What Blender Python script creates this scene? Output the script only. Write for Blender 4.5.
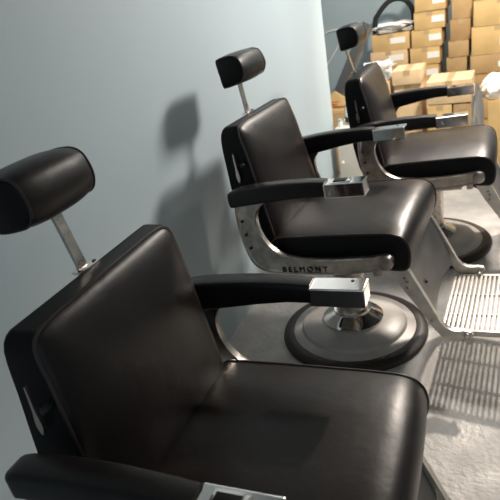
import bpy, bmesh, math, random
from mathutils import Vector, Matrix
random.seed(4)
S = bpy.context.scene
for o in list(bpy.data.objects): bpy.data.objects.remove(o)

# ------------------------------------------------------------------ camera
cam = bpy.data.cameras.new('camera'); cam_ob = bpy.data.objects.new('camera', cam)
S.collection.objects.link(cam_ob); S.camera = cam_ob
cam.sensor_fit = 'HORIZONTAL'; cam.sensor_width = 36.0; cam.lens = 36.0 * 552.99 / 500.0
CR = Vector((0.90719095, 0.38736361, -0.16417676)); CU = Vector((-0.02743039, 0.44385702, 0.89567769)); CF = Vector((-0.41982395, 0.80804726, -0.4132886))
cam_ob.matrix_world = Matrix(((CR.x, CU.x, -CF.x, 1.1715), (CR.y, CU.y, -CF.y, -1.8675), (CR.z, CU.z, -CF.z, 1.4381), (0, 0, 0, 1)))
cam.clip_start = 0.05
cam.dof.use_dof = True; cam.dof.focus_distance = 1.45; cam.dof.aperture_fstop = 6.5

# ------------------------------------------------------------------ world, lights, exposure
W = bpy.data.worlds.new('world'); S.world = W; W.use_nodes = True
W.node_tree.nodes['Background'].inputs[0].default_value = (0.78, 0.90, 1.0, 1)
W.node_tree.nodes['Background'].inputs[1].default_value = 0.37
S.view_settings.view_transform = 'Standard'; S.view_settings.look = 'None'
S.view_settings.gamma = 1.0; S.view_settings.use_curve_mapping = False
S.view_settings.exposure = 0.0

def spot(name, loc, target, energy, col, size, angle=120, blend=.6):
    l = bpy.data.lights.new(name, 'SPOT'); l.energy = energy; l.color = col; l.shadow_soft_size = size
    l.spot_size = math.radians(angle); l.spot_blend = blend
    o = bpy.data.objects.new(name, l); S.collection.objects.link(o); o.location = loc
    o.rotation_euler = (Vector(target) - Vector(loc)).to_track_quat('-Z', 'Y').to_euler(); return o
def area(name, loc, target, energy, col, sx, sy):
    l = bpy.data.lights.new(name, 'AREA'); l.energy = energy; l.color = col; l.shape = 'RECTANGLE'; l.size = sx; l.size_y = sy
    o = bpy.data.objects.new(name, l); S.collection.objects.link(o); o.location = loc
    o.rotation_euler = (Vector(target) - Vector(loc)).to_track_quat('-Z', 'Y').to_euler(); return o
spot('track_lamp_far', (1.36, 2.60, 2.5), (1.45, .0, 0.0), 420, (1.0, .87, .74), .06, 56, .6)
area('sheen_fill_light', (1.0, 2.75, 2.68), (1.0, 2.6, 0), 42, (1.0, .95, .88), 1.6, .9)  # added overhead fill: paler chrome reflections and sheen on the seats
spot('track_lamp_side', (1.87, 1.58, 2.62), (0.15, .75, .85), 450, (1.0, .93, .86), .30, 96, 1.0)
spot('box_lamp', (1.5, 1.3, 2.6), (.6, 3.3, .7), 330, (1.0, .90, .76), .12, 75)

# ------------------------------------------------------------------ materials
def mat(name, col, rough=.5, metal=0., spec=.5, noise=None, bump=None, coat=0., trans=0., rnoise=None):
    """noise=(scale, amount[, col2]) mixes towards col2; bump=(scale, strength, dist)"""
    m = bpy.data.materials.new(name); m.use_nodes = True; nt = m.node_tree; b = nt.nodes['Principled BSDF']
    b.inputs['Base Color'].default_value = (*col, 1); b.inputs['Roughness'].default_value = rough
    b.inputs['Metallic'].default_value = metal; b.inputs['Specular IOR Level'].default_value = spec
    b.inputs['Coat Weight'].default_value = coat; b.inputs['Transmission Weight'].default_value = trans
    tc = nt.nodes.new('ShaderNodeTexCoord')
    def nz(scale, detail=5):
        n = nt.nodes.new('ShaderNodeTexNoise'); n.inputs['Scale'].default_value = scale; n.inputs['Detail'].default_value = detail
        nt.links.new(tc.outputs['Object'], n.inputs['Vector']); return n
    if noise:
        n = nz(noise[0]); r = nt.nodes.new('ShaderNodeValToRGB'); c2 = noise[2] if len(noise) > 2 else tuple(c * (1 - noise[1]) for c in col)
        r.color_ramp.elements[0].position = .38; r.color_ramp.elements[1].position = .66
        r.color_ramp.elements[0].color = (*c2, 1); r.color_ramp.elements[1].color = (*col, 1)
        nt.links.new(n.outputs['Fac'], r.inputs[0]); nt.links.new(r.outputs[0], b.inputs['Base Color'])
    if rnoise:
        n = nz(rnoise[0]); mr = nt.nodes.new('ShaderNodeMapRange'); mr.inputs['To Min'].default_value = rnoise[1]; mr.inputs['To Max'].default_value = rnoise[2]
        mr.inputs['From Min'].default_value = .3; mr.inputs['From Max'].default_value = .7
        nt.links.new(n.outputs['Fac'], mr.inputs['Value']); nt.links.new(mr.outputs[0], b.inputs['Roughness'])
    if bump:
        n = nz(bump[0], 4); bp = nt.nodes.new('ShaderNodeBump'); bp.inputs['Strength'].default_value = bump[1]; bp.inputs['Distance'].default_value = bump[2]
        nt.links.new(n.outputs['Fac'], bp.inputs['Height']); nt.links.new(bp.outputs[0], b.inputs['Normal'])
    return m
M_leather = mat('brown_black_leather', (.009, .0062, .006), .35, spec=.40, bump=(14, .25, .006), rnoise=(9, .33, .42))
M_leather_fine = mat('worn_glossy_leather', (.018, .013, .012), .34, spec=.6, bump=(70, .35, .002))
M_vinyl = mat('black_vinyl', (.006, .006, .0065), .5, spec=.18, bump=(120, .15, .001))
M_pipe = mat('leather_piping', (.035, .026, .024), .3)
M_pad = mat('arm_pad_leather', (.008, .007, .007), .36, spec=.35, bump=(60, .15, .001))
M_chrome = mat('worn_chrome', (.82, .79, .76), .08, 1.0, rnoise=(30, .04, .14))
M_cast = mat('cast_aluminium', (.52, .485, .45), .32, 1.0, noise=(22, .35, (.32, .29, .26)), bump=(60, .15, .001))
M_bracket = mat('light_cast_metal', (.66, .63, .58), .36, .6, noise=(22, .25, (.50, .47, .43)), bump=(60, .15, .001))
M_brush = mat('brushed_steel', (.62, .57, .52), .30, 1.0, rnoise=(40, .22, .42))
M_base = mat('grey_enamel', (.46, .44, .42), .38, 0., noise=(9, .15), bump=(30, .08, .001))
M_rubber = mat('dark_rubber', (.035, .026, .024), .5, spec=.4, noise=(14, .3))
M_dark = mat('dark_metal', (.03, .03, .03), .4, .4)
M_panel = mat('grey_panel', (.10, .097, .094), .36, .25, noise=(12, .2))
M_floor = mat('concrete_floor', (.50, .48, .455), .50, spec=.5, noise=(11, .2, (.41, .395, .375)), bump=(45, .7, .006), rnoise=(8, .38, .62))
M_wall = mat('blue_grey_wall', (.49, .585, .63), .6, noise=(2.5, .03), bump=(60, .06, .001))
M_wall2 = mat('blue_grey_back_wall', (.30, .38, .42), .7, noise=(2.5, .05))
M_ceil = mat('ceiling_white', (.6, .6, .58), .8)
M_card = [mat('cardboard_tan', (.66, .46, .21), .8, noise=(10, .12)), mat('cardboard_ochre', (.52, .35, .17), .8, noise=(10, .12)),
          mat('cardboard_pale', (.72, .53, .32), .8, noise=(10, .1)), mat('cardboard_brown', (.44, .28, .13), .8, noise=(10, .12))]
M_paper = mat('white_paper', (.90, .89, .87), .7, noise=(8, .06))
M_tape = mat('packing_tape', (.50, .36, .20), .3)
M_red = mat('red_ink', (.50, .06, .03), .6)
M_black = mat('black_fabric', (.012, .012, .014), .6)
M_wood = mat('brown_edge', (.22, .15, .10), .45, noise=(20, .2))
M_board = mat('grey_board', (.09, .10, .11), .5)
M_cream = mat('cream_lacquer', (.78, .74, .66), .45)
M_silver2 = mat('polished_steel', (.75, .72, .68), .18, 1.0)
M_cord = mat('white_plastic', (.8, .78, .72), .4)
M_blue = mat('pale_blue_plastic', (.40, .62, .78), .35)
M_silver = mat('silver_film', (.6, .58, .55), .3, .8, bump=(18, .6, .01))

# ------------------------------------------------------------------ helpers
def link(name, bm, m, parent=None, smooth=True, mods=(), angle=None):
    me = bpy.data.meshes.new(name); bmesh.ops.recalc_face_normals(bm, faces=bm.faces[:]); bm.to_mesh(me); bm.free()
    for mm in (m if isinstance(m, (list, tuple)) else [m]): me.materials.append(mm)
    o = bpy.data.objects.new(name, me); S.collection.objects.link(o)
    if smooth:
        me.polygons.foreach_set('use_smooth', [True] * len(me.polygons))
        me.set_sharp_from_angle(angle=math.radians(angle or 40))
    if parent: o.parent = parent
    for k, v in mods:
        md = o.modifiers.new(k.lower(), k)
        for a, b in v.items(): setattr(md, a, b)
    return o
def tag(o, label, cat, group=None, kind=None):
    o['label'] = label; o['category'] = cat
    if group: o['group'] = group
    if kind: o['kind'] = kind
    return o
def struct(o): o['kind'] = 'structure'; return o
def empty(name, loc, rz=0):
    o = bpy.data.objects.new(name, None); S.collection.objects.link(o); o.location = loc; o.rotation_euler.z = rz
    o.empty_display_size = .1; return o
def add_box(bm, c, s, M=None, bevel=0, mi=0):
    g = bmesh.ops.create_cube(bm, size=1); vs = g['verts']
    bmesh.ops.scale(bm, vec=s, verts=vs)
    if bevel:
        es = list({e for v in vs for e in v.link_edges}); r = bmesh.ops.bevel(bm, geom=es, offset=bevel, segments=2, affect='EDGES', profile=.6)
        vs = list({v for f in r['faces'] for v in f.verts} | {v for v in vs if v.is_valid})
    if M is not None: bmesh.ops.transform(bm, matrix=M, verts=vs)
    bmesh.ops.translate(bm, vec=c, verts=vs)
    for v in vs:
        for f in v.link_faces: f.material_index = mi
    return vs
def box_obj(name, c, s, m, parent=None, bevel=0, M=None):
    bm = bmesh.new(); add_box(bm, c, s, M, bevel); return link(name, bm, m, parent)
def loft(rings, caps=True, closed=True, bm=None, mi=0, cap_mi=0):
    bm = bm or bmesh.new(); V = [[bm.verts.new(p) for p in r] for r in rings]; n = len(rings[0])
    for a, b in zip(V, V[1:]):
        for i in range(n if closed else n - 1):
            j = (i + 1) % n; bm.faces.new((a[i], a[j], b[j], b[i])).material_index = mi
    if caps:
        bm.faces.new(V[0][::-1]).material_index = cap_mi; bm.faces.new(V[-1]).material_index = cap_mi
    return bm
def lathe(prof, n=64, c=(0, 0, 0)):
    return loft([[(c[0] + r * math.cos(2 * math.pi * k / n), c[1] + r * math.sin(2 * math.pi * k / n), c[2] + z) for k in range(n)] for r, z in prof])
def catmull(p, n=8, closed=True):
    out = []; N = len(p); P = [Vector(q) for q in p]
    for i in range(N if closed else N - 1):
        a, b, c, d = (P[(i - 1) % N], P[i], P[(i + 1) % N], P[(i + 2) % N]) if closed else (P[max(i - 1, 0)], P[i], P[i + 1], P[min(i + 2, N - 1)])
        for k in range(n):
            t = k / n; out.append(.5 * ((2 * b) + (c - a) * t + (2 * a - 5 * b + 4 * c - d) * t * t + (3 * b - a - 3 * c + d) * t ** 3))
    if not closed: out.append(P[-1])
    return out
def tube(pts, r, n=8, closed=False, bm=None):
    bm = bm or bmesh.new(); P = [Vector(p) for p in pts]; N = len(P); rings = []; up = None
    for i in range(N):
        t = (P[(i + 1) % N] - P[(i - 1) % N]) if closed else (P[min(i + 1, N - 1)] - P[max(i - 1, 0)])
        t.normalize()
        if up is None: up = t.orthogonal()
        up = (up - t * up.dot(t)).normalized(); s = t.cross(up)
        rings.append([P[i] + (up * math.cos(2 * math.pi * k / n) + s * math.sin(2 * math.pi * k / n)) * r for k in range(n)])
    if closed: rings.append(rings[0]); loft(rings, caps=False, bm=bm)
    else: loft(rings, bm=bm)
    bmesh.ops.remove_doubles(bm, verts=bm.verts[:], dist=1e-5); return bm
def rrect(w, h, r, n=4):
    """rounded rectangle, half sizes w,h, counter-clockwise"""
    out = []
    for cx, cy, a0 in ((w - r, h - r, 0), (-w + r, h - r, 90), (-w + r, -h + r, 180), (w - r, -h + r, 270)):
        for k in range(n + 1):
            a = math.radians(a0 + 90 * k / n); out.append((cx + r * math.cos(a), cy + r * math.sin(a)))
    return out
def lerp(tab, x):
    if x <= tab[0][0]: return tab[0][1]
    for (a, va), (b, vb) in zip(tab, tab[1:]):
        if x <= b: return va + (vb - va) * (x - a) / (b - a)
    return tab[-1][1]

# ------------------------------------------------------------------ barber chair
def make_chair(label, loc, yaw, zs, tilt, rec, hshift, headscale, post_x=0, seat_ext=0, head_crown=.006):
    root = empty('barber_chair', loc, math.radians(yaw))
    tag(root, label, 'chair', 'barber chairs in a row along the wall')
    ti = math.radians(tilt); ct, st = math.cos(ti), math.sin(ti)
    def T(p):      # seat body space (z relative to the seat edge) -> chair space, whole body leaned by tilt
        x, y, z = p; z = z + zs - .4
        return Vector((x * ct - z * st, y, .4 + x * st + z * ct))
    ra = math.radians(rec)
    def TB(p):     # as T, with the back turned about its hinge
        x, y, z = p; x += .2; c, s = math.cos(ra), math.sin(ra)
        return T((-.2 + x * c - z * s, y, x * s + z * c))
    def P(name, bm, m, parent=root, f=T, **k):
        for v in bm.verts: v.co = f(v.co)
        return link(name, bm, m, parent, **k)
    def wrap(name, prof, w, crown, f=T, pipe=.0045, nsec=14, endbulge=.008, m=M_leather, edge=.006, crown_dir=None):
        """upholstered roll: side profile carried across y with a crown, flat vinyl ends, piping on both edges"""
        pr = catmull(prof, 6); n = len(pr); cx = sum(p.x for p in pr) / n; cz = sum(p.y for p in pr) / n
        nr = []
        for i in range(n):
            t = pr[(i + 1) % n] - pr[i - 1]; v = Vector((t.y, -t.x)).normalized()
            if v.dot(pr[i] - Vector((cx, cz))) < 0: v = -v
            nr.append(v)
        rings = []
        for j in range(nsec + 1):
            s = math.sin((j / nsec - .5) * math.pi); y = w * s
            b = crown * (1 - abs(s) ** 3.0) if abs(s) < 1 else 0
            rings.append([(pr[i].x + nr[i].x * b * (crown_dir(nr[i]) if crown_dir else 1), y, pr[i].y + nr[i].y * b * (crown_dir(nr[i]) if crown_dir else 1)) for i in range(n)])
        for sgn, at in ((-1, 0), (1, len(rings))):
            capr = [(cx + (p[0] - cx) * .82, sgn * (w + endbulge), cz + (p[2] - cz) * .82) for p in rings[0 if sgn < 0 else -1]]
            if sgn < 0: rings.insert(0, capr)
            else: rings.append(capr)
        bm = loft(rings)
        for fc in bm.faces:
            if min(abs(v.co.y) for v in fc.verts) >= w - 1e-4: fc.material_index = 1
        o = P(name, bm, [m, M_vinyl], f=f, angle=50)
        for s in (-1, 1): P('piping', tube([(p.x, s * w, p.y) for p in pr], pipe, 6, True), M_pipe, o, f=f)
        return o
    # --- pedestal
    bm = lathe([(.0, .03), (.27, .028), (.268, .036), (.232, .046), (.224, .058), (.205, .067), (.15, .078), (.10, .083), (0.0, .083)], 96)
    link('base_plate', bm, M_base, root, angle=25)
    bm = loft([[(r * math.cos(2 * math.pi * k / 96), r * math.sin(2 * math.pi * k / 96), z) for k in range(96)] for r, z in
               ((.262, .0), (.314, .0), (.319, .012), (.316, .024), (.302, .034), (.285, .038), (.264, .034), (.262, .0))], caps=False)
    bmesh.ops.remove_doubles(bm, verts=bm.verts[:], dist=1e-6); link('rubber_ring', bm, M_rubber, root)
    link('collar', lathe([(0, .08), (.132, .080), (.132, .088), (.118, .100), (.085, .118), (.080, .122), (.080, .134), (0, .134)], 64), M_chrome, root, angle=30)
    link('pump_column', lathe([(0, .13), (.070, .13), (.070, zs - .26), (.074, zs - .25), (.074, zs - .16), (0, zs - .16)], 48), M_brush, root, angle=30)
    # --- under frame
    bm = bmesh.new(); add_box(bm, (0, 0, -.15), (.36, .50, .035), bevel=.008); add_box(bm, (0.02, 0, -.17), (.2, .2, .03), bevel=.006)
    add_box(bm, (.22, 0, -.125), (.03, .655, .03), bevel=.006); add_box(bm, (-.17, 0, -.10), (.03, .655, .03), bevel=.006)
    P('under_frame', bm, M_cast)
    # --- seat
    seat_prof = [(-.17, -.005), (-.05, .002), (.10, .003), (.23, .002), (.285, -.004), (.318, -.024), (.331, -.06), (.328, -.105), (.312, -.135), (.27, -.138),
                 (.20, -.128), (.05, -.125), (-.10, -.118), (-.178, -.10), (-.186, -.05)]
    seat_prof = [(x + seat_ext * max(0, min(1, (x - .1) / .15)), z) for x, z in seat_prof]
    seat = wrap('seat', seat_prof, .281, .026, crown_dir=lambda v: max(0, v.y) + .25 * max(0, v.x))
    # --- back
    xr = [(-.08, -.285), (0, -.305), (.10, -.317), (.20, -.321), (.30, -.323), (.36, -.322), (.42, -.315), (.45, -.308)]
    xf = [(-.08, -.17), (0, -.175), (.10, -.183), (.20, -.196), (.30, -.212), (.38, -.229), (.44, -.238)]
    wd = [(-.08, .250), (0, .262), (.15, .262), (.30, .250), (.40, .248), (.45, .245)]
    rings = []
    hs = [-.06, 0, .05, .10, .15, .20, .25, .30, .34, .37, .395, .412, .424, .431, .434]
    for h in hs:
        a, b, w = lerp(xr, h), lerp(xf, h) - .004, lerp(wd, h)
        ins = 0 if h < .39 else .016 * (1 - math.sqrt(max(0, 1 - ((h - .39) / .0445) ** 2)))
        ring = []
        for (x, y) in rrect((b - a) / 2 - ins * .6, w - ins, .010, 5):
            top = max(0, (h - .36) / .074); ring.append(((a + b) / 2 + x + ins * .6, y, h + .010 * top * (1 - (y / w) ** 2)))
        rings.append(ring)
    back = P('backrest', loft(rings), M_vinyl, f=TB, angle=60)
    # padded front panel with piping
    def back_pt(y, h, dep): return (lerp(xf, h) - .006 + dep, y, h)
    def outline(t):
        c, s = math.cos(t), math.sin(t); e = 2 / 16.0
        u = math.copysign(abs(c) ** e, c); v = math.copysign(abs(s) ** e, s)
        h = .19 + .25 * v - (.008 if v > 0 else 0) * abs(u) ** 4; return (u * (lerp(wd, h) + .001), h)
    N = 96; ol = [outline(2 * math.pi * (k + .5) / N) for k in range(N)]
    rings = []
    for r in (1, .985, .96, .92, .86, .78, .66, .5, .3, .1):
        dep = .002 + .036 * (1 - r ** 4) ** .6
        rings.append([back_pt(y * r, .19 + (h - .19) * r, dep) for y, h in ol])
    bm = loft([[back_pt(y, h, 0) for y, h in ol]] + rings)
    panel = P('back_cushion', bm, M_leather, f=TB, angle=60)
    P('piping', tube([back_pt(y, h, .003) for y, h in ol], .0045, 6, True), M_pipe, panel, f=TB)
    # recline lever on the near side of the back
    yy = -.262
    bm = loft([[(-.296 + .028 + sx * w_, yy - t_, z_) for sx, t_ in ((-1, 0), (1, 0), (1, .007), (-1, .007))] for w_, z_ in ((.002, .340), (.003, .315), (.0035, .285), (.007, .262), (.008, .25), (.003, .230))])
    lever = P('recline_lever', bm, M_brush, f=TB)
    P('lever_knob', loft([[(-.238 + r * math.cos(k * .785), y, .295 + r * math.sin(k * .785)) for k in range(8)] for r, y in ((.009, -.25), (.009, -.272), (.005, -.277))]), M_dark, lever, f=TB)
    # --- headrest post and headrest
    hx, hz = hshift
    bm = loft([[(-.288 + post_x + (hx - .02 - post_x * .6) * k + dx, dy, z) for dx, dy in ((-.004, -.013), (.004, -.013), (.004, .013), (-.004, .013))] for z, k in ((.39, 0), (.45, .12), (.52 + hz, .55), (.60 + hz, 1))])
    P('headrest_post', bm, M_brush, f=TB, angle=20)
    bm = bmesh.new(); add_box(bm, (-.286 + post_x, 0.004, .437), (.024, .066, .005), bevel=.0015)
    pb = P('post_bracket', bm, M_chrome, f=TB)
    for y in (-.02, .028):
        bm = bmesh.new(); add_box(bm, (-.280 + post_x, y, .440), (.007, .007, .004)); P('screw', bm, M_dark, pb, f=TB)
    hp = [(-.342, .652), (-.334, .664), (-.30, .669), (-.268, .667), (-.245, .652), (-.233, .615), (-.238, .586), (-.255, .568), (-.29, .560), (-.325, .556), (-.334, .562), (-.338, .60)]
    cxh, czh = -.29, .615
    hp = [(cxh + (x - cxh) * headscale + hx + .0, czh + (z - czh) * headscale + hz) for x, z in hp]
    wrap('headrest', hp, .103 * headscale, head_crown, pipe=.003, m=M_leather_fine if hx < -.04 else M_leather, endbulge=.006)
    # --- arms, side frames
    for s in (-1, 1):
        cl = [(-.285, .186), (-.25, .195), (-.20, .200), (-.15, .204), (-.05, .208), (.05, .207), (.10, .204)]     # centre line of the pad
        hh = [(-.286, .018), (-.283, .025), (-.275, .028), (-.22, .030), (-.10, .029), (.05, .026), (.098, .024)]
        rings = []
        for k in range(25):
            x = -.286 + .382 * (k / 24) ** 1.4
            w = .029 + .003 * math.sin(math.pi * k / 24); w *= min(1, .75 + k * .12)
            h = lerp(hh, x); z0 = lerp(cl, x)
            dr = .020 * max(0, min(1, (.03 - x) / .2)) * min(1, k / 4)
            rings.append([(x, s * .330 + y, z0 + z + .005 * (1 - (y / .03) ** 2) * (z > 0) - (dr * (.5 - .5 * y * s / w) if z < 0 else 0)) for y, z in rrect(w, h, min(.009, h * .7, w * .7), 4)])
        arm = P('armrest_pad', loft(rings), M_pad, angle=60)
        bm = bmesh.new(); add_box(bm, (.163, s * .330, .200), (.138, .062, .050), bevel=.0035)
        e = P('armrest_end', bm, M_chrome, angle=12)
        if s < 0:
            bm = bmesh.new(); add_box(bm, (.148, s * .330, .2275), (.044, .030, .005), bevel=.001)
            ash = P('ashtray_lid', bm, M_vinyl, e)
            bm = bmesh.new(); add_box(bm, (.150, s * .330, .2250), (.062, .046, .004), bevel=.001); add_box(bm, (.178, s * .330, .2265), (.012, .036, .006), bevel=.002)
            P('ashtray_rim', bm, M_chrome, e)
            bm = bmesh.new(); add_box(bm, (.118, s * .3615, .198), (.006, .004, .018), M=Matrix.Rotation(.5, 3, 'Y'), bevel=.001); add_box(bm, (.121, s * .3615, .194), (.014, .004, .005), bevel=.001)
            P('catch', bm, M_chrome, e)
        else:
            P('screw', loft([[(.196 + r * math.cos(k * .785), s * .345 + r * math.sin(k * .785), z) for k in range(8)] for r, z in ((.004, .224), (.004, .2265))]), M_dark, e)
        outer = [(-.272, .175), (-.279, .10), (-.277, .03), (-.268, -.035), (-.248, -.085), (-.205, -.112), (-.13, -.121), (-.03, -.125), (.09, -.126), (.20, -.116), (.258, -.104), (.285, -.085), (.283, -.062), (.262, -.053)]
        inner = [(.18, -.062), (.09, -.066), (0, -.065), (-.07, -.058), (-.125, -.042), (-.165, -.010), (-.190, .035), (-.199, .09), (-.188, .130), (-.160, .160), (-.125, .178)]
        poly = catmull(outer, 4, False) + catmull(inner, 4, False)
        y0, y1 = s * .318, s * .342
        # web and raised rims
        fr = bmesh.new()
        o_ = catmull(outer, 5, False); i_ = catmull([(.225, -.058)] + inner, 5, False)[::-1]
        def res(c, n):
            L = [0]; 
            for a, b in zip(c, c[1:]): L.append(L[-1] + (b - a).length)
            out = []
            for k in range(n):
                t = L[-1] * k / (n - 1); j = max(q for q in range(len(L)) if L[q] <= t + 1e-9); j = min(j, len(c) - 2)
                out.append(c[j].lerp(c[j + 1], (t - L[j]) / max(1e-9, L[j + 1] - L[j])))
            return out
        A = res(o_, 60); B = res(i_, 60)
        rings = []
        for a, b in zip(A, B):
            q = lambda t, y: (a.x + (b.x - a.x) * t, y, a.y + (b.y - a.y) * t)
            yo = s * .343; yi = s * .317; yw = s * .338
            rings.append([q(0, yi), q(0, yo - s * .003), q(.04, yo), q(.10, yo), q(.15, yw), q(.85, yw), q(.90, yo), q(.97, yo), q(1, yo - s * .004), q(1, yi)])
        loft(rings, bm=fr)
        side = P('side_frame', fr, M_cast, angle=35)
        # pivot boss and screws
        for cx, cz, r, yb in ((.262, -.079, .026, .352), (-.252, .045, .006, .346), (-.246, -.01, .006, .346), (-.255, .10, .005, .346)):
            bm = loft([[(cx + rr_ * math.cos(k * .3927), s * y, cz + rr_ * math.sin(k * .3927)) for k in range(16)] for rr_, y in ((r, .33), (r, yb - .002), (r * .85, yb))])
            P('pivot_boss' if r > .01 else 'screw', bm, M_cast if r > .01 else M_dark, side, angle=35)
        if s < 0:
            tx = bpy.data.curves.new('t', 'FONT'); tx.body = 'BELMONT'; tx.size = .030; tx.extrude = .002; tx.space_character = 1.5; tx.align_x = 'CENTER'
            to = bpy.data.objects.new('t', tx); S.collection.objects.link(to)
            me = bpy.data.meshes.new_from_object(to.evaluated_get(bpy.context.evaluated_depsgraph_get())); bpy.data.objects.remove(to)
            bm = bmesh.new(); bm.from_mesh(me)
            for v in bm.verts:
                x, y, z = v.co; v.co = (-.045 + x, -.3405 - z, -.114 + y)
            P('lettering', bm, M_dark, side, smooth=False)
        # footrest side bracket
        top = [(.250, -.090), (.284, -.112), (.318, -.165), (.362, -.268), (.402, -.366), (.418, -.392), (.440, -.402), (.480, -.400), (.503, -.404), (.508, -.418), (.496, -.430), (.455, -.438), (.425, -.446), (.405, -.436), (.378, -.395), (.330, -.305), (.275, -.215), (.240, -.145)]
        bm = loft([[(p[0], y, p[1]) for p in top] for y in (s * .236, s * .258)])
        bmesh.ops.bevel(bm, geom=[e_ for e_ in bm.edges if abs(e_.verts[0].co.y - e_.verts[1].co.y) < 1e-6], offset=.003, segments=2, affect='EDGES')
        br = P('footrest_bracket', bm, M_bracket, angle=35)
        for cx, cz, r in ((.296, -.185, .006), (.303, -.20, .006), (.300, -.225, .005), (.372, -.36, .004), (.488, -.416, .011)):
            P('bolt', loft([[(cx + rr_ * math.cos(k * .785), s * y, cz + rr_ * math.sin(k * .785)) for k in range(8)] for rr_, y in ((r, .25), (r, .264), (r * .6, .267))]), M_brush, br)
        bm = bmesh.new(); tube([(.262, s * .25, -.098), (.262, s * .33, -.098)], .014, 12, bm=bm); P('hinge_pin', bm, M_cast, br)
    # --- calf panel: a bowed sheet between the brackets
    cp = catmull([(.285, -.130), (.305, -.18), (.330, -.24), (.353, -.30), (.376, -.365)], 5, False)
    bm = bmesh.new(); rows = []
    for side_ in (0, 1):
        rows.append([[bm.verts.new((p.x + side_ * .008 - .02 * (1 - (y / .22) ** 2) , y * (.232 if i < 18 else .21) / .232, p.y)) for y in [(-.232 + .464 * k / 14) for k in range(15)]] for i, p in enumerate(cp)])
    n0 = len(cp)
    for sd in rows:
        for i in range(n0 - 1):
            for k in range(14): bm.faces.new((sd[i][k], sd[i][k + 1], sd[i + 1][k + 1], sd[i + 1][k]))
    F0, F1 = rows
    for i in range(n0 - 1):
        for k in (0, 14): bm.faces.new((F0[i][k], F0[i + 1][k], F1[i + 1][k], F1[i][k]))
    for k in range(14):
        for i in (0, n0 - 1): bm.faces.new((F0[i][k], F0[i][k + 1], F1[i][k + 1], F1[i][k]))
    calf = P('calf_panel', bm, M_panel, angle=50)
    bm = bmesh.new(); add_box(bm, (.292, 0, -.135), (.012, .46, .012), bevel=.003); P('panel_trim', bm, M_chrome, calf)
    # --- slatted footplate
    bm = bmesh.new()
    for y in (-.205, .222): add_box(bm, (.550, y, -.440), (.33, .014, .022), bevel=.003)
    for y in (-.075, .075): add_box(bm, (.550, y, -.446), (.32, .004, .010))
    for k in range(19): add_box(bm, (.393 + k * .0172, .0085, -.436), (.0105, .427, .012), bevel=.002)
    add_box(bm, (.722, .0085, -.440), (.018, .434, .024), bevel=.005)
    P('footplate', bm, M_bracket, angle=35)
    for y in (-.232, .232): P('hinge_pin', tube([(.488, y - .024, -.424), (.488, y + .012, -.424)], .008, 10), M_cast)
    # linkage rod
    P('link_rod', tube([(.06, -.10, -.165), (.20, -.11, -.185), (.345, -.12, -.275)], .006, 8), M_dark)
    return root

Pn = (0.6561, -1.0608, 0); Pm = (0.5615, .1715, 0); Pf = (0.7855, 1.0906, 0)
make_chair('nearest and largest black leather barber chair, its headrest cut by the left edge', Pn, 1.80, .541, 1.2, -2.5, (-.034, .010), .96, -.018, .03, .009)
make_chair('middle one of the three black leather barber chairs, against the blue-grey wall', Pm, -2.20, .601, 4.1, 0.0, (0, 0), .97, -.022)
make_chair('farthest black leather barber chair, in front of the cardboard boxes', Pf, 1.21, .5736, 3.0, 1.5, (-.025, -.003), .92, -.026)

# ------------------------------------------------------------------ room
struct(box_obj('floor', (1.2, .3, -.05), (6.0, 8.0, .1), M_floor))
struct(box_obj('wall_left', (-.06, -.85, 1.35), (.12, 5.80, 2.7), M_wall))
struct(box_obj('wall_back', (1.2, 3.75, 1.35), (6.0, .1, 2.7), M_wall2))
struct(box_obj('wall_right', (4.15, .3, 1.35), (.1, 7.0, 2.7), M_wall))
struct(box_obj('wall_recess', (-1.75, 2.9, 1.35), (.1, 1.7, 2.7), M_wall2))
struct(box_obj('ceiling', (1.2, .3, 2.75), (6.0, 7.0, .1), M_ceil))

# ------------------------------------------------------------------ boxes
def carton(x0, x1, yf, z0, z1, m, label, dep=.34, rot=0, lab=None, group=None, name='cardboard_box', tape=True):
    cx = (x0 + x1) / 2; root = empty(name, (cx, yf + dep / 2, z0), rot); w = x1 - x0; h = z1 - z0
    bm = bmesh.new(); add_box(bm, (0, 0, h / 2), (w, dep, h), bevel=.003); link('body', bm, m, root)
    for s in (-1, 1): box_obj('flap', (0, s * dep * .251, h + .0015), (w * .998, dep * .492, .003), m, root)
    if tape:
        bm = bmesh.new(); add_box(bm, (0, 0, h + .0035), (.045, dep, .001)); add_box(bm, (0, -dep / 2 - .0008, h - .015), (.045, .001, .036)); link('tape', bm, M_tape, root)
    if lab:
        lx0, lx1, lz0, lz1 = lab
        bm = bmesh.new(); add_box(bm, ((lx0 + lx1) / 2 * w, -dep / 2 - .001, (lz0 + lz1) / 2 * h), ((lx1 - lx0) * w, .0015, (lz1 - lz0) * h)); o = link('paper_label', bm, M_paper, root); o['label'] = 'white paper label'
    tag(root, label, 'box', group); return root
def stack(x0, x1, yf, seams, mats, label, group, lab=None, lean=.0, dep=.34):
    """seams: heights from the floor up"""
    n = len(seams) - 1
    for k in range(n):
        z0, z1 = seams[k], seams[k + 1] - .0045; dx = lean * (z0 - .65) + random.uniform(-.006, .006)
        pos = ['topmost', 'second from the top', 'third from the top', 'fourth from the top', 'fifth from the top', 'sixth from the top', 'seventh from the top', 'eighth from the top', 'second from the floor', 'lowest'][n - 1 - k if n == 10 else (n - 1 - k)]
        if k == 0: pos = 'lowest'
        carton(x0 + dx, x1 + dx, yf + random.uniform(-.008, .008), z0, z1, random.choice(mats), '%s, %s' % (label, pos), dep, random.uniform(-.02, .02), lab, group)
fr_ = lambda a, b, n: [a + (b - a) * k / n for k in range(n + 1)]
stack(.08, .385, 3.08, [0, .14, .28, .42, .555, .69, .825, .96], M_card[:1] + M_card[2:3], 'tan box in the left stack topped by papers', 'left stack of boxes by the back wall', (.0, .4, .4, .75), .10)
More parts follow.
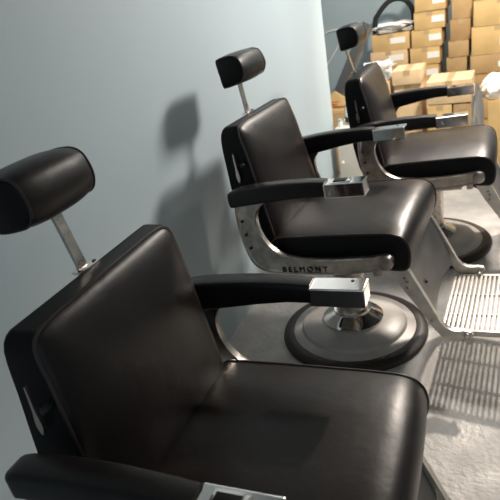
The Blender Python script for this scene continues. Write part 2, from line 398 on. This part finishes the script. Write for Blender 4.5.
stack(.405, .64, 3.08, fr_(0, 1.365, 10), M_card[:1], 'white-labelled tan box in the stack left of the wall gap', 'labelled stack of boxes by the back wall', (.08, .48, .36, .72), .13)
stack(.70, .855, 3.08, [0, .16, .32, .48, .60, .715, .84, 1.0, 1.20, 1.36], M_card[1:2] + M_card[3:], 'narrow brown box in the stack right of the wall gap', 'narrow stack of boxes by the back wall', None, .10)
stack(.885, 1.25, 3.0, [0, .22, .44, .58, .72, .93, 1.12, 1.32], M_card[:2], 'wide tan box in the rightmost stack', 'rightmost stack of boxes', (.05, .42, .3, .6), .06)
# loose boxes in front
carton(.39, .585, 2.36, .0, .66, M_card[2], 'tall pale box under the flat one behind the farthest barber chair', .28, .0)
carton(.385, .59, 2.34, .6685, .765, M_card[2], 'pale flat box topmost behind the backrest of the farthest barber chair', .28, .0)
carton(.635, .93, 2.25, .0, .30, M_card[1], 'brown box at the bottom of the pile behind the farthest armrests', .34, -.01)
carton(.64, .80, 2.25, .3085, .52, M_card[0], 'narrow tan box between the two armrests of the farthest chair', .34, .0)
carton(.81, .93, 2.25, .3085, .515, M_card[3], 'small dark brown box beside the narrow tan one behind the farthest armrests', .34, .0)
carton(.635, .93, 2.25, .5285, .68, M_card[2], 'pale box topmost of the pile behind the far armrest of the farthest chair', .34, -.01)
carton(1.03, 1.45, 2.34, 0, .50, M_card[0], 'tan box under the white crumpled bag at the right edge', .4, .0)

def crumple(name, c, s, m, label, cat, seed, rough=.35, grid=16):
    random.seed(seed); bm = bmesh.new(); bmesh.ops.create_icosphere(bm, subdivisions=4, radius=1)
    ph = [(Vector((random.uniform(-1, 1), random.uniform(-1, 1), random.uniform(-1, 1))).normalized(), random.uniform(2, 9), random.uniform(0, 6)) for _ in range(14)]
    for v in bm.verts:
        d = v.co.normalized(); k = 1 + rough * sum(abs(math.sin(d.dot(a) * f + p)) - .6 for a, f, p in ph) / 5
        z = d.z * k; v.co = Vector((d.x * k * s[0], d.y * k * s[1], (max(z, -.35) + .35) * s[2]))
    bmesh.ops.translate(bm, vec=c, verts=bm.verts[:])
    return tag(link(name, bm, m, None, angle=25), label, cat)
crumple('plastic_bag', (1.13, 2.48, .505), (.155, .13, .125), M_paper, 'white crumpled bag on a box at the right edge of the photo', 'bag', 3)
crumple('film_wrap', (.975, 2.06, 0.0), (.045, .045, .48), M_silver, 'silver crumpled film beside the pile of boxes at the end of the armrest', 'wrap', 8)
def sheets(name, c, w, dp, n, label, seed, tilt=0, th=.012):
    random.seed(seed); bm = bmesh.new()
    for k in range(n):
        M = Matrix.Rotation(random.uniform(-.25, .25), 3, 'Z'); G = 10; vs = {}
        for top in (0, 1):
            for i in range(G + 1):
                for j in range(G + 1):
                    x, y = (i / G - .5) * w, (j / G - .5) * dp; z = .006 * math.sin(i * 1.3 + k) * (i / G) + k * th + top * .004 + .006
                    vs[top, i, j] = bm.verts.new(M @ Vector((x, y, z)))
            for i in range(G):
                for j in range(G): bm.faces.new([vs[top, a, b] for a, b in ((i, j), (i + 1, j), (i + 1, j + 1), (i, j + 1))])
        for i in range(G):
            for e in (0, G):
                bm.faces.new([vs[0, i, e], vs[0, i + 1, e], vs[1, i + 1, e], vs[1, i, e]]); bm.faces.new([vs[0, e, i], vs[0, e, i + 1], vs[1, e, i + 1], vs[1, e, i]])
    bmesh.ops.translate(bm, vec=c, verts=bm.verts[:])
    return tag(link(name, bm, M_paper), label, 'paper')
sheets('paper_stack', (.262, 3.24, .966), .27, .30, 5, 'white papers lying on the top of the left stack of boxes', 2)
carton(.13, .365, 2.36, 0, .70, M_card[2], 'tall box carrying a pile of white papers behind the farthest backrest', .3, .0)
sheets('paper_pile', (.25, 2.51, .7075), .20, .25, 9, 'white papers lying on the box just behind the farthest backrest', 5)

# black hoop on the left stack
hoop = tube(catmull([(.05, 3.47, 0), (.05, 3.47, .60), (.05, 3.47, 1.00), (.09, 3.47, 1.10), (.19, 3.47, 1.19), (.30, 3.47, 1.19), (.37, 3.47, 1.12), (.39, 3.47, 1.0), (.39, 3.47, .6), (.39, 3.47, 0)], 6, False), .022, 10)
tag(link('strap_hoop', hoop, M_black), 'tall black curved hoop rising behind the left stack of boxes', 'hoop')

# board leaning on the left stack of boxes
ang = math.radians(29); root = empty('leaning_board', (-.46, 2.985, 0)); tag(root, 'dark grey board with a brown edge leaning behind the farthest headrest', 'board')
R_ = Matrix.Rotation(ang, 3, 'Y'); up_ = R_ @ Vector((0, 0, 1)); rt_ = R_ @ Vector((1, 0, 0)); L_ = 1.16
box_obj('panel', up_ * (L_ / 2 + .045) + rt_ * -.045, (.07, .02, L_), M_board, root, .002, R_)
box_obj('edge_strip', up_ * (L_ / 2 + .02), (.018, .026, L_), M_wood, root, .003, R_)

# small white cabinet at the wall end, with the things standing on it
root = empty('cabinet', (.165, 2.03, 0)); tag(root, 'small cream cabinet with a round knob between the wall end and the farthest chair', 'cabinet')
box_obj('body', (0, .01, .245), (.22, .25, .47), M_cream, root, .004); box_obj('door', (0, -.122, .245), (.212, .014, .45), M_cream, root, .003)
kn = link('knob', loft([[(-.075 + r * math.cos(k * .5236), y, .245 + r * math.sin(k * .5236)) for k in range(12)] for r, y in ((.005, -.125), (.006, -.138), (.014, -.145), (.015, -.152), (.008, -.158))]), M_cord, bpy.data.objects['door'])
box_obj('cabinet_top', (0, 0, .487), (.226, .27, .014), M_cream, root, .003); box_obj('plinth', (0, .01, .006), (.2, .22, .012), M_dark, root)
root = empty('canister', (.165, 2.03, .4945)); tag(root, 'silver and black rounded canister on the cream cabinet behind the farthest backrest', 'canister')
link('body', lathe([(0, 0), (.058, 0), (.066, .02), (.066, .09), (.058, .13), (.040, .155), (0, .165)], 32), M_silver2, root, angle=50)
link('band', lathe([(.0665, .015), (.0675, .02), (.0675, .05), (.0665, .055)], 32), M_black, root)
link('lid_knob', lathe([(0, .16), (.012, .16), (.016, .178), (0, .186)], 16), M_black, root)
root = empty('bottle', (.085, 1.935, .4945)); tag(root, 'tiny bottle with a pale blue cap beside the canister on the cream cabinet', 'bottle')
link('body', lathe([(0, 0), (.016, 0), (.016, .03), (.010, .038), (0, .038)], 16), M_cord, root); link('cap', lathe([(0, .038), (.013, .038), (.013, .056), (0, .057)], 16), M_blue, root)

# cord on the back wall
tag(link('wall_cord', tube(catmull([(-.60, 3.694, .95), (-.50, 3.694, .98), (-.40, 3.694, 1.0), (-.34, 3.694, .98), (-.36, 3.694, .86), (-.50, 3.694, .68), (-.60, 3.694, .60)], 6, False), .005, 6), M_cord), 'thin white cord running over the back wall left of the farthest headrest', 'cord')

# writing carton, jar and cord by the wall end
def red_carton():
    r = empty('open_carton', (-.07, 2.5, 0)); tag(r, 'open cardboard box with red writing between the wall end and the farthest chair', 'box')
    bm = bmesh.new(); add_box(bm, (0, 0, .26), (.26, .3, .52), bevel=.003); link('body', bm, M_card[1], r)
    bm = bmesh.new(); vs = [bm.verts.new(p) for p in ((-.13, -.152, .50), (.13, -.152, .50), (.11, -.13, .60), (.01, -.12, .665), (-.12, -.13, .58))]
    f = bm.faces.new(vs); e = bmesh.ops.extrude_face_region(bm, geom=[f]); bmesh.ops.translate(bm, vec=(0, .005, 0), verts=[v for v in e['geom'] if isinstance(v, bmesh.types.BMVert)])
    link('flap', bm, M_card[0], r, smooth=False)
    bm = bmesh.new()
    for z, x0, w in ((.585, -.05, .09), (.567, -.03, .05), (.55, .0, .10)):
        k = 0
        while k < w: add_box(bm, (x0 + k, -.146, z), (.010, .002, .009), M=Matrix.Rotation(random.uniform(-.5, .5), 3, 'Y')); k += .014
    link('red_marking', bm, M_red, r)
red_carton()
